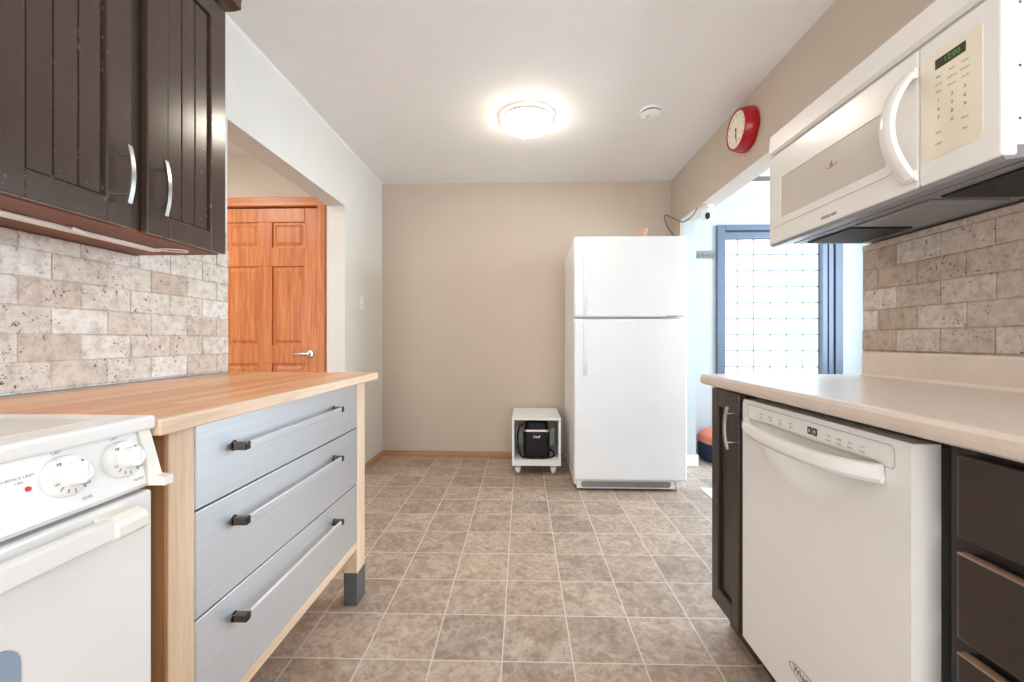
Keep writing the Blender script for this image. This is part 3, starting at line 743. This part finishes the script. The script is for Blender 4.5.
# ------------------------------------------------------------------ white rolling box with black appliance
BX0, BX1, BY0, BY1, BZ0, BZ1 = -0.108, 0.268, 3.23, 3.71, 0.072, 0.441
t = thing('rolling_cube_shelf', 'small open white cube shelf on casters by the back wall', 'shelf', (0.08, 3.47, 0))
th = 0.018
b = MB(); b.box(BX0, BY0, BZ1 - th, BX1, BY1, BZ1, 0.002); b.build('top_panel', M['white_trim'], t)
b = MB(); b.box(BX0, BY0, BZ0, BX1, BY1, BZ0 + 0.045, 0.002); b.build('bottom_panel', M['white_trim'], t)
for x0 in (BX0, BX1 - th):
    b = MB(); b.box(x0, BY0, BZ0 + 0.0455, x0 + th, BY1, BZ1 - th - 0.0005, 0.0015); b.build('side_panel', M['white_trim'], t)
b = MB(); b.box(BX0 + th, BY1 - 0.01, BZ0 + 0.046, BX1 - th, BY1 - 0.002, BZ0 + 0.20); b.build('back_panel', M['white_trim'], t)
for x in (BX0 + 0.045, BX1 - 0.055):
    for y in (BY0 + 0.06, BY1 - 0.06):
        b = MB()
        b.lathe([(0.0, 0), (0.014, 0), (0.019, 0.008), (0.0, 0.008)][::-1], 14, frame((x, y, BZ0 - 0.004), (1, 0, 0), (0, 1, 0)))
        b.lathe([(0, -0.016), (0.020, -0.016), (0.027, -0.010), (0.027, 0.010), (0.020, 0.016), (0, 0.016)], 20, frame((x, y, 0.027), (0, 1, 0), (0, 0, 1)))
        b.box(x - 0.021, y - 0.012, 0.022, x - 0.0165, y + 0.012, BZ0 - 0.001, 0.001); b.box(x + 0.0165, y - 0.012, 0.022, x + 0.021, y + 0.012, BZ0 - 0.001, 0.001)
        b.box(x - 0.021, y - 0.014, BZ0 - 0.012, x + 0.021, y + 0.014, BZ0 - 0.0005, 0.001)
        b.build('caster', M['bisque'], t)
AX, AY, AZ = 0.083, 3.42, BZ0 + 0.045
t = thing('ice_maker', 'black countertop appliance with a silver band inside the white cube shelf', 'appliance', (AX, AY, AZ))
def rbox(b, z0, z1, wx, wy, r, bev=0.0):
    b.prism([(AX + u, AY + v) for u, v in rrect(-wx, wx, -wy, wy, r)], z0, z1, bev=bev)
b = MB(); rbox(b, AZ + 0.004, AZ + 0.205, 0.104, 0.13, 0.03); bd = b.build('body', M['black'], t)
b = MB(); rbox(b, AZ + 0.2055, AZ + 0.222, 0.108, 0.134, 0.032, 0.003); b.build('silver_band', M['chrome'], t)['label'] = 'silver band'
b = MB(); rbox(b, AZ + 0.2225, AZ + 0.285, 0.092, 0.12, 0.035, 0.02); b.build('lid', M['black'], t)
b = MB(); b.text('Chef', 0.027, frame((AX, AY - 0.1305, AZ + 0.165), (1, 0, 0), (0, 0, 1)), bold=True); b.build('logo', M['chrome'], bd)
b = MB()
for x in (-0.07, 0.07):
    for y in (-0.09, 0.09): b.lathe([(0.012, 0), (0.012, 0.004)], 12, Matrix.Translation((AX + x, AY + y, AZ)))
b.build('foot', M['black_matte'], t)
b = MB()
pts = [(AX - 0.10, AY + 0.12, AZ + 0.22), (AX - 0.135, AY + 0.08, AZ + 0.20), (AX - 0.150, AY + 0.02, AZ + 0.15), (AX - 0.148, AY - 0.03, AZ + 0.09), (AX - 0.135, AY - 0.08, AZ + 0.03), (AX - 0.110, AY - 0.13, AZ + 0.0065), (AX - 0.05, AY - 0.160, AZ + 0.0065), (AX + 0.03, AY - 0.163, AZ + 0.0065), (AX + 0.10, AY - 0.140, AZ + 0.0065), (AX + 0.135, AY - 0.085, AZ + 0.0065), (AX + 0.145, AY - 0.01, AZ + 0.0065), (AX + 0.13, AY + 0.08, AZ + 0.0065), (AX + 0.10, AY + 0.16, AZ + 0.0065)]
b.tube(smooth(pts), 0.0062, 8); b.build('power_cord', M['black_matte'], t)

# ------------------------------------------------------------------ ceiling things
t = thing('ceiling_light', 'round flush ceiling lamp, lit, with a thin silver ring', 'lamp', (0.006, 2.635, CH))
mdn = frame((0.006, 2.635, CH), (1, 0, 0), (0, -1, 0))
b = MB(); b.lathe([(0, 0), (0.144, 0), (0.144, 0.012), (0, 0.012)], 48, mdn); b.build('base', M['white_trim'], t)
b = MB(); b.lathe([(0.146, 0.012), (0.160, 0.014), (0.165, 0.022), (0.163, 0.034), (0.158, 0.034), (0.158, 0.020), (0.146, 0.016)], 48, mdn, cap=False); b.build('ring', M['chrome'], t)
b = MB(); b.lathe([(0.145, 0.0125), (0.1565, 0.030), (0.1565, 0.046), (0.147, 0.062), (0.116, 0.078), (0.07, 0.087), (0, 0.090)], 48, mdn); b.build('diffuser', M['lamp'], t)
t = thing('smoke_detector', 'small round white smoke detector on the ceiling beside the lamp', 'smoke detector', (0.762, 2.59, CH))
mdn = frame((0.762, 2.59, CH), (1, 0, 0), (0, -1, 0))
b = MB(); b.lathe([(0, 0), (0.066, 0), (0.066, 0.010), (0.062, 0.012), (0, 0.012)], 36, mdn); b.build('base', M['white_trim'], t)
b = MB(); b.lathe([(0.056, 0.0122), (0.056, 0.020), (0, 0.020)], 36, mdn); b.build('vent_ring', M['dark_chrome'], t)
b = MB(); b.lathe([(0.0, 0.0205), (0.060, 0.0205), (0.061, 0.026), (0.050, 0.038), (0.028, 0.043), (0, 0.043)], 36, mdn)
b.build('cover', M['white_trim'], t)
b = MB(); b.lathe([(0, 0.040), (0.006, 0.040), (0.006, 0.0445), (0, 0.0445)], 12, mdn @ Matrix.Translation((-0.022, 0.012, 0))); b.build('test_button', M['redled'], t)
t = thing('ceiling_vent', 'flat ceiling vent in the next room seen above the microwave corner', 'vent', (2.05, 3.72, CH))
b = MB(); b.box(1.94, 3.62, CH - 0.008, 2.22, 3.76, CH, 0.003); b.build('frame', M['white_trim'], t)
b = MB()
for k in range(6): b.box(1.955, 3.636 + 0.019 * k, CH - 0.012, 2.205, 3.644 + 0.019 * k, CH - 0.0082)
b.build('slat_panel', M['dark_chrome'], t)

# ------------------------------------------------------------------ wall clock
t = thing('wall_clock', 'round red wall clock with an ivory face above the doorway', 'clock', (WR, 2.452, 2.235))
mcl = frame((WR, 2.452, 2.245), (0, -1, 0), (0, 0, 1)) @ Matrix.Diagonal((0.9, 0.9, 1.0, 1.0))
b = MB(); b.lathe([(0.0, 0.0005), (0.134, 0.0005), (0.138, 0.006), (0.137, 0.030), (0.126, 0.066), (0.120, 0.074), (0.115, 0.074), (0.112, 0.068), (0.0, 0.062)], 56, mcl); rim = b.build('rim', M['red'], t)
b = MB(); b.lathe([(0.1115, 0.0682), (0.1115, 0.0700), (0, 0.0700)], 56, mcl); fc = b.build('face', M['clockface'], t)
b = MB()
for k in range(1, 13):
    a = PI / 2 - 2 * PI * k / 12
    b.text(str(k), 0.024, mcl @ Matrix.Translation((0.088 * math.cos(a), 0.088 * math.sin(a), 0.0702)))
for k in range(60):
    a = 2 * PI * k / 60
    b.box(0.103, -0.0005, 0.0701, 0.109, 0.0005, 0.0704, m=mcl @ Matrix.Rotation(a, 4, 'Z'))
b.build('numerals', M['grey_print'], fc)
for nm, ang, ln, wd, zz in (('hour_hand', -100, 0.05, 0.0030, 0.0715), ('minute_hand', -85, 0.078, 0.0022, 0.0725)):
    b = MB(); b.box(-0.012, -wd, zz, ln, wd, zz + 0.0006, m=mcl @ Matrix.Rotation(math.radians(ang), 4, 'Z')); b.build(nm, M['dark_print'], t)
b = MB(); b.lathe([(0, 0.0705), (0.007, 0.0705), (0.006, 0.075), (0, 0.075)], 18, mcl); b.build('hub', M['red'], t)

# ------------------------------------------------------------------ light switch, key rack, pouf, mat
t = thing('light_switch', 'white light switch plate on the left wall near the corner', 'light switch', (WL, 3.265, 1.335))
b = MB(); b.box(WL, 3.228, 1.275, WL + 0.006, 3.302, 1.393, 0.002); b.build('plate', M['white_trim'], t)
b = MB(); b.box(WL + 0.006, 3.256, 1.318, WL + 0.010, 3.274, 1.350, 0.0015); b.box(WL + 0.008, 3.260, 1.334, WL + 0.018, 3.270, 1.346, 0.0015); b.build('toggle', M['white_trim'], t)
t = thing('key_rack', 'small grey key rack on the pale wall beside the window', 'rack', (1.695, WY, 1.85))
b = MB(); b.box(1.606, WY - 0.012, 1.815, 1.784, WY, 1.885, 0.003); b.build('plate', M['key_grey'], t)
for k in range(4):
    b = MB(); x = 1.63 + 0.043 * k
    b.tube([(x, WY - 0.012, 1.852), (x, WY - 0.03, 1.845), (x, WY - 0.036, 1.832), (x, WY - 0.030, 1.826), (x, WY - 0.024, 1.83)], 0.003, 8); b.build('hook', M['dark_chrome'], t)
t = thing('pouf', 'navy round pouf with an orange top on the dining room floor', 'pouf', (1.80, 3.72, 0))
mp = Matrix.Translation((1.80, 3.72, 0))
b = MB(); b.lathe([(0, 0), (0.255, 0), (0.275, 0.02), (0.285, 0.09), (0.278, 0.155), (0, 0.155)], 48, mp); b.build('base', M['navy_fabric'], t)
b = MB(); b.lathe([(0, 0.156), (0.280, 0.156), (0.284, 0.18), (0.272, 0.215), (0.235, 0.238), (0.12, 0.25), (0, 0.252)], 48, mp); b.build('cushion', M['orange_fabric'], t)
b = MB(); b.box(1.215, 2.50, 0.0, 1.80, 2.985, 0.006, 0.002, m=Matrix.Translation((1.215, 2.985, 0)) @ Matrix.Rotation(0.0, 4, 'Z') @ Matrix.Translation((-1.215, -2.985, 0)))
o = b.build('floor_mat', M['mat_paper'], None, (1.5, 2.74, 0)); tag(o, 'thin pale mat lying on the floor in the right doorway', 'mat')

# ------------------------------------------------------------------ microwave (over the right worktop)
MX, MY0, MY1, MZ0, MZ1 = 0.898, 0.822, 1.583, 1.383, 1.795
t = thing('microwave', 'white over-counter microwave with a bowed handle and keypad on the right wall', 'microwave', (1.08, 1.2, MZ0))
b = MB(); b.box(MX + 0.030, MY0 + 0.004, MZ0 + 0.02, WR - 0.001, MY1 - 0.003, MZ1 - 0.004, 0.003); b.build('body', M['appl'], t)
b = MB()   # top vent panel, leaning back
mv = frame((0, 0, 0), (1, 0, 0), (0, 0, 1))
b.prism([(MX + 0.006, 1.716), (MX - 0.002, 1.724), (MX + 0.004, MZ1 - 0.008), (MX + 0.012, MZ1), (MX + 0.06, MZ1), (MX + 0.06, 1.716)], -MY1, -MY0, m=mv); vp = b.build('top_vent_panel', M['appl'], t)
b = MB(); b.box(MX + 0.010, MY0 + 0.004, 1.705, MX + 0.03, MY1 - 0.004, 1.7165); b.build('vent_gap', M['lightgrey_print'], t)
DM = 0.992
# door: frame with window
b = MB(); x0, x1 = MX, MX + 0.030
b.box(x0, DM, 1.389, x1, MY1, 1.706, 0.006, 3)
md = b.build('door', M['appl'], t)
mM = frame((MX, 0, 0), (0, -1, 0), (0, 0, 1))      # u = -y
def ringmesh(b, outer, inner, w0, w1, m):
    n = len(outer); V = [[b.bm.verts.new((u, v, w)) for u, v in L] for L, w in ((outer, w0), (outer, w1), (inner, w1), (inner, w0))]
    fs = []
    for A, B in ((V[0], V[1]), (V[1], V[2]), (V[2], V[3])):
        for i in range(n): fs.append(b.bm.faces.new((A[i], A[(i + 1) % n], B[(i + 1) % n], B[i])))
    bmesh.ops.recalc_face_normals(b.bm, faces=fs); b._xf([v for L in V for v in L], m)
# raised window surround
b = MB(); ringmesh(b, rrect(-1.560, -1.060, 1.446, 1.668, 0.012), rrect(-1.508, -1.075, 1.470, 1.610, 0.004), -0.001, 0.0035, mM); b.build('window_surround', M['appl'], md)
b = MB(); b.prism(rrect(-1.512, -1.070, 1.466, 1.614, 0.004), -0.001, 0.0006, m=mM); wg = b.build('window_glass', M['mw_glass'], md)
b = MB()
for a0, a1 in ((205, 335),):
    n = 12; pts = [(-1.266 + 0.026 * math.cos(math.radians(a0 + (a1 - a0) * k / n)), 1.562 + 0.014 * math.sin(math.radians(a0 + (a1 - a0) * k / n)), 0.001) for k in range(n + 1)]
    b.tube(pts, 0.0014, 6, m=mM)
b.build('curved_mark', M['tan'], wg)
b = MB(); b.prism([(-1.273, 1.551), (-1.259, 1.551), (-1.266, 1.571)], 0.0006, 0.0012, m=mM); b.build('triangle_mark', M['grey_print'], wg)
b = MB(); b.text('FRIGIDAIRE', 0.0125, mM @ Matrix.Translation((-1.277, 1.4085, 0.0003)), bold=True); b.build('logo', M['grey_print'], md)
# control side
b = MB(); b.box(x0, MY0, 1.389, x1, DM - 0.0004, 1.706, 0.006, 3); cpn = b.build('control_panel', M['appl'], t)
b = MB(); b.prism(rrect(-0.984, -0.856, 1.440, 1.668, 0.010), -0.001, 0.0012, m=mM); kp = b.build('keypad', M['bisque_panel'], cpn)
b = MB(); b.prism(rrect(-0.951, -0.887, 1.6305, 1.652, 0.001), 0.001, 0.0018, m=mM); dp = b.build('display', M['disp'], kp)
b = MB(); b.text('12:00', 0.016, mM @ Matrix.Translation((-0.915, 1.641, 0.0019)), depth=0.0002); b.build('digits', M['green_glow'], dp)
b = MB()
cols = (-0.944, -0.915, -0.889)
rows = [(1.613, ('Pop', 'Start', 'Timer')), (1.597, ('Cook', 'Defrost', 'Reheat')), (1.581, ('Auto', 'Power', 'Clock'))]
for z, ws in rows:
    for u, wd in zip(cols, ws): b.text(wd, 0.0065, mM @ Matrix.Translation((u, z, 0.0013)), depth=0.0001)
for z, ws in ((1.560, '123'), (1.542, '456'), (1.524, '789')):
    for u, wd in zip(cols, ws): b.text(wd, 0.0105, mM @ Matrix.Translation((u, z, 0.0013)), depth=0.0001, bold=True)
b.text('0', 0.0105, mM @ Matrix.Translation((cols[1], 1.506, 0.0013)), depth=0.0001, bold=True)
for u, z, wd in ((cols[0], 1.492, 'Stop'), (cols[2], 1.497, 'Start'), (cols[0], 1.468, 'Light'), (cols[2], 1.474, 'Fan')): b.text(wd, 0.0075, mM @ Matrix.Translation((u, z, 0.0013)), depth=0.0001)
b.build('key_markings', M['grey_print'], kp)
b = MB()
pts = arc((MX - 0.004, 1.012, 1.655), (MX - 0.004, 1.012, 1.415), (-1, 0, 0), 0.050, 18)
b.tube(pts, 0, prof=[(0.006, -0.016), (0.009, -0.008), (0.009, 0.008), (0.006, 0.016), (-0.004, 0.018), (-0.004, -0.018)], up=(-1, 0, 0))
hm = b.build('handle', M['appl'], md)
b = MB()
for z in (1.652, 1.418):
    b.prism([(-1.032, z - 0.012), (-0.992, z - 0.012), (-0.992, z + 0.012), (-1.032, z + 0.012)], -0.001, 0.008, m=mM, bev=0.002)
b.build('handle_base', M['appl'], md)
# underside: front lip, sloping grey pan, mesh filters, lamp lens
b = MB()
b.prism([(MX + 0.004, 1.389), (MX + 0.010, MZ0 - 0.002), (MX + 0.07, MZ0 + 0.008), (MX + 0.09, 1.40), (MX + 0.09, 1.41), (MX + 0.004, 1.41)], -(MY1 - 0.002), -(MY0 + 0.003), m=mv)
b.box(MX + 0.085, MY0 + 0.003, MZ0 + 0.010, WR - 0.001, MY1 - 0.003, MZ0 + 0.022)
up_ = b.build('underside_pan', M['mwunder'], t)
for y0, y1 in ((0.86, 1.06), (1.345, 1.545)):
    b = MB(); b.box(MX + 0.115, y0, MZ0 + 0.004, WR - 0.075, y1, MZ0 + 0.0098, 0.001); b.build('grease_filter', M['filter'], t)
b = MB(); b.box(MX + 0.11, 1.085, MZ0 + 0.003, WR - 0.07, 1.32, MZ0 + 0.0098, 0.002); b.build('lamp_cover', M['grey_metal'], t)
for z in (1.46, 1.56, 1.68):
    b = MB(); b.lathe([(0.003, 0), (0.002, 0.0012), (0, 0.0014)], 10, frame((MX + 0.036, MY0 + 0.0042, z), (1, 0, 0), (0, 0, 1))); b.build('screw', M['dark_chrome'], t)

# ------------------------------------------------------------------ right worktop, cabinets, dishwasher
RT = 0.910; RX = 0.668
b = MB()
prof = [(WR - 0.002, RT - 0.038), (RX + 0.010, RT - 0.038), (RX + 0.002, RT - 0.033), (RX, RT - 0.022), (RX + 0.001, RT - 0.010), (RX + 0.006, RT - 0.002), (RX + 0.014, RT), (WR - 0.07, RT), (WR - 0.062, RT + 0.003), (WR - 0.057, RT + 0.010),
        (WR - 0.055, RT + 0.082), (WR - 0.052, RT + 0.087), (WR - 0.046, RT + 0.0885), (WR - 0.037, RT + 0.0885)]
prof2 = prof[:7] + [(WR - 0.002, RT)]
b.prism(prof2, -1.635, -1.566, m=mside); b.prism(prof + [(WR - 0.0365, RT)] , -1.5665, -0.20, m=mside)
b.box(WR - 0.037, 0.20, RT - 0.038, WR - 0.001, 1.592, RT + 0.072)
o = b.build('countertop', M['laminate'], None, (0.96, 0.9, RT - 0.038)); tag(o, 'beige laminate countertop with a raised back lip on the right', 'countertop')

t = thing('end_cabinet', 'narrow dark brown base cabinet at the far end of the beige countertop', 'cabinet', (0.9, 1.46, 0))
b = MB(); b.box(0.701, 1.372, 0.095, WR - 0.002, 1.566, RT - 0.040, 0.002); b.box(0.745, 1.374, 0, WR - 0.002, 1.560, 0.0945); b.build('carcass', M['espresso'], t)
ed = cab_door(M['espresso'], t, 0.682, -1, 1.372, 1.566, 0.097, RT - 0.044, stile=0.048, rail=0.06, beads=1, rec=0.012)
bow_handle(ed, 0.682, -1, 1.395, 0.684, 0.822, 0.030)

t = thing('dishwasher', 'white dishwasher with a curved bar handle under the beige countertop', 'dishwasher', (0.95, 1.07, 0))
WY0, WY1, DXF = 0.772, 1.366, 0.690
b = MB(); b.box(DXF + 0.055, WY0 + 0.01, 0.10, 1.24, WY1 - 0.004, 0.845, 0.003); b.box(DXF + 0.08, WY0 + 0.01, 0, 1.22, WY1 - 0.004, 0.0995); b.build('tub_body', M['grey_metal'], t)
b = MB(); b.box(DXF + 0.062, WY0 + 0.012, 0.005, DXF + 0.075, WY1 - 0.006, 0.098); b.build('kick_plate', M['black'], t)
mD = frame((DXF, 0, 0), (0, -1, 0), (0, 0, 1))
# door skin, with a scooped hollow under the handle
b = MB()
NU, NV = 44, 60; Y0, Y1, Z0, Z1 = WY0 + 0.004, WY1 - 0.004, 0.098, 0.853
grid = []
for j in range(NV + 1):
    z = Z0 + (Z1 - Z0) * j / NV; row = []
    for i in range(NU + 1):
        y = Y0 + (Y1 - Y0) * i / NU
        c = (Y0 + Y1) / 2 - 0.01; u = (y - c) / 0.232
        dx = 0.0
        if abs(u) < 1:
            zt = 0.792; zb = 0.792 - 0.128 * (1 - u * u) ** 0.7
            if zb < z < zt: dx = 0.046 * min(1, (z - zb) / 0.070) ** 1.2 * (1 - u * u) ** 0.35
        if z > 0.842: dx += (z - 0.842) * 0.35
        row.append(b.bm.verts.new((DXF + dx, y, z)))
    grid.append(row)
fs = []
for j in range(NV):
    for i in range(NU):
        f = b.bm.faces.new((grid[j][i], grid[j + 1][i], grid[j + 1][i + 1], grid[j][i + 1])); f.smooth = True; fs.append(f)
# sides and back
bk = [b.bm.verts.new((DXF + 0.052, y, z)) for y, z in ((Y0, Z0), (Y1, Z0), (Y1, Z1), (Y0, Z1))]
b.bm.faces.new(bk)
b.bm.faces.new([grid[0][i] for i in range(NU + 1)] + [bk[1], bk[0]]); b.bm.faces.new([grid[NV][i] for i in range(NU, -1, -1)] + [bk[3], bk[2]])
b.bm.faces.new([grid[j][0] for j in range(NV, -1, -1)] + [bk[0], bk[3]]); b.bm.faces.new([grid[j][NU] for j in range(NV + 1)] + [bk[2], bk[1]])
bmesh.ops.recalc_face_normals(b.bm, faces=b.bm.faces)
dd = b.build('door', M['appl'], t)
b = MB(); ringmesh(b, rrect(-1.330, -0.808, 0.796, 0.8415, 0.010), rrect(-1.3285, -0.8095, 0.7975, 0.840, 0.009), -0.001, 0.0012, mD)
cpd = b.build('control_strip', M['lightgrey_print'], dd)
b = MB()
for u in (-1.045, -1.027): b.prism(rrect(u - 0.0075, u + 0.0075, 0.811, 0.829, 0.003), -0.0005, 0.0012, m=mD)
b.build('display_button', M['dark_print'], cpd)
b = MB()
for u in (-1.045, -1.027): b.prism(rrect(u - 0.003, u + 0.003, 0.816, 0.824, 0.001), 0.0012, 0.0016, m=mD)
for k in range(4): b.text('Rinse Normal Heavy Quick'.split()[k], 0.0065, mD @ Matrix.Translation((-1.255 + 0.045 * k, 0.822, 0.0003)), depth=0.0002)
for k in range(4):
    b.lathe([(0, 0), (0.0042, 0), (0.0042, 0.0005), (0, 0.0005)], 12, mD @ Matrix.Translation((-1.255 + 0.045 * k, 0.812, 0)))
    b.prism(rrect(-0.99 + 0.032 * k, -0.975 + 0.032 * k, 0.809, 0.812, 0.001), 0, 0.0004, m=mD)
    b.text('Heat Delay Start Lock'.split()[k], 0.006, mD @ Matrix.Translation((-0.982 + 0.032 * k, 0.821, 0.0003)), depth=0.0002)
b.build('button_markings', M['lightgrey_print'], cpd)
# handle: bar bowed outwards, flattened ends
b = MB(); n = 22; pts = []
for k in range(n + 1):
    s = k / n; y = 1.318 + (0.826 - 1.318) * s
    pts.append((DXF - 0.010 - 0.036 * (1 - (2 * s - 1) ** 4) ** 0.9 , y, 0.784 - 0.012 * (1 - (2 * s - 1) ** 2)))
b.tube(pts, 0, prof=[(0.018, -0.004), (0.016, 0.007), (0.008, 0.012), (-0.009, 0.012), (-0.018, 0.005), (-0.018, -0.005), (-0.012, -0.011), (0.010, -0.011)], up=(0, 0, 1)); b.build('handle', M['appl'], dd)
b = MB()
mL = mD @ Matrix.Translation((-1.058, 0.196, 0))
pts = [(0.066 * math.cos(2 * PI * k / 40), 0.017 * math.sin(2 * PI * k / 40), 0.0004) for k in range(40)]
b.tube(pts, 0.0011, 6, m=mL, closed=True)
b.text('Whirlpool', 0.024, mL @ Matrix.Translation((0, 0, 0.0004)), bold=True); b.build('logo', M['grey_print'], dd)

t = thing('drawer_cabinet', 'dark brown base cabinet with worn-edged drawers nearest on the right', 'cabinet', (0.98, 0.48, 0))
b = MB(); b.box(0.735, 0.22, 0.095, 1.24, 0.752, RT - 0.040, 0.002); b.box(0.79, 0.225, 0, 1.22, 0.75, 0.0945); b.build('carcass', M['espresso_in'], t)
DR = 0.708
for z0, z1 in ((0.105, 0.352), (0.382, 0.528), (0.550, 0.692), (0.716, 0.852)):
    b = MB(); b.box(DR, 0.27, z0, 0.734, 0.716, z1, 0.004); dw = b.build('drawer', M['espresso'], t)
    b = MB(); b.box(DR - 0.0006, 0.271, z1 - 0.0035, DR + 0.016, 0.715, z1 + 0.0006, 0.0015); e = b.build('worn_edge', M['worn_edge'] if z1 < 0.8 else M['espresso'], dw)
    if z1 < 0.8: e['label'] = 'top edge worn to bare wood'

for o in list(bpy.data.objects):
    if '_o' in o.keys(): del o['_o']
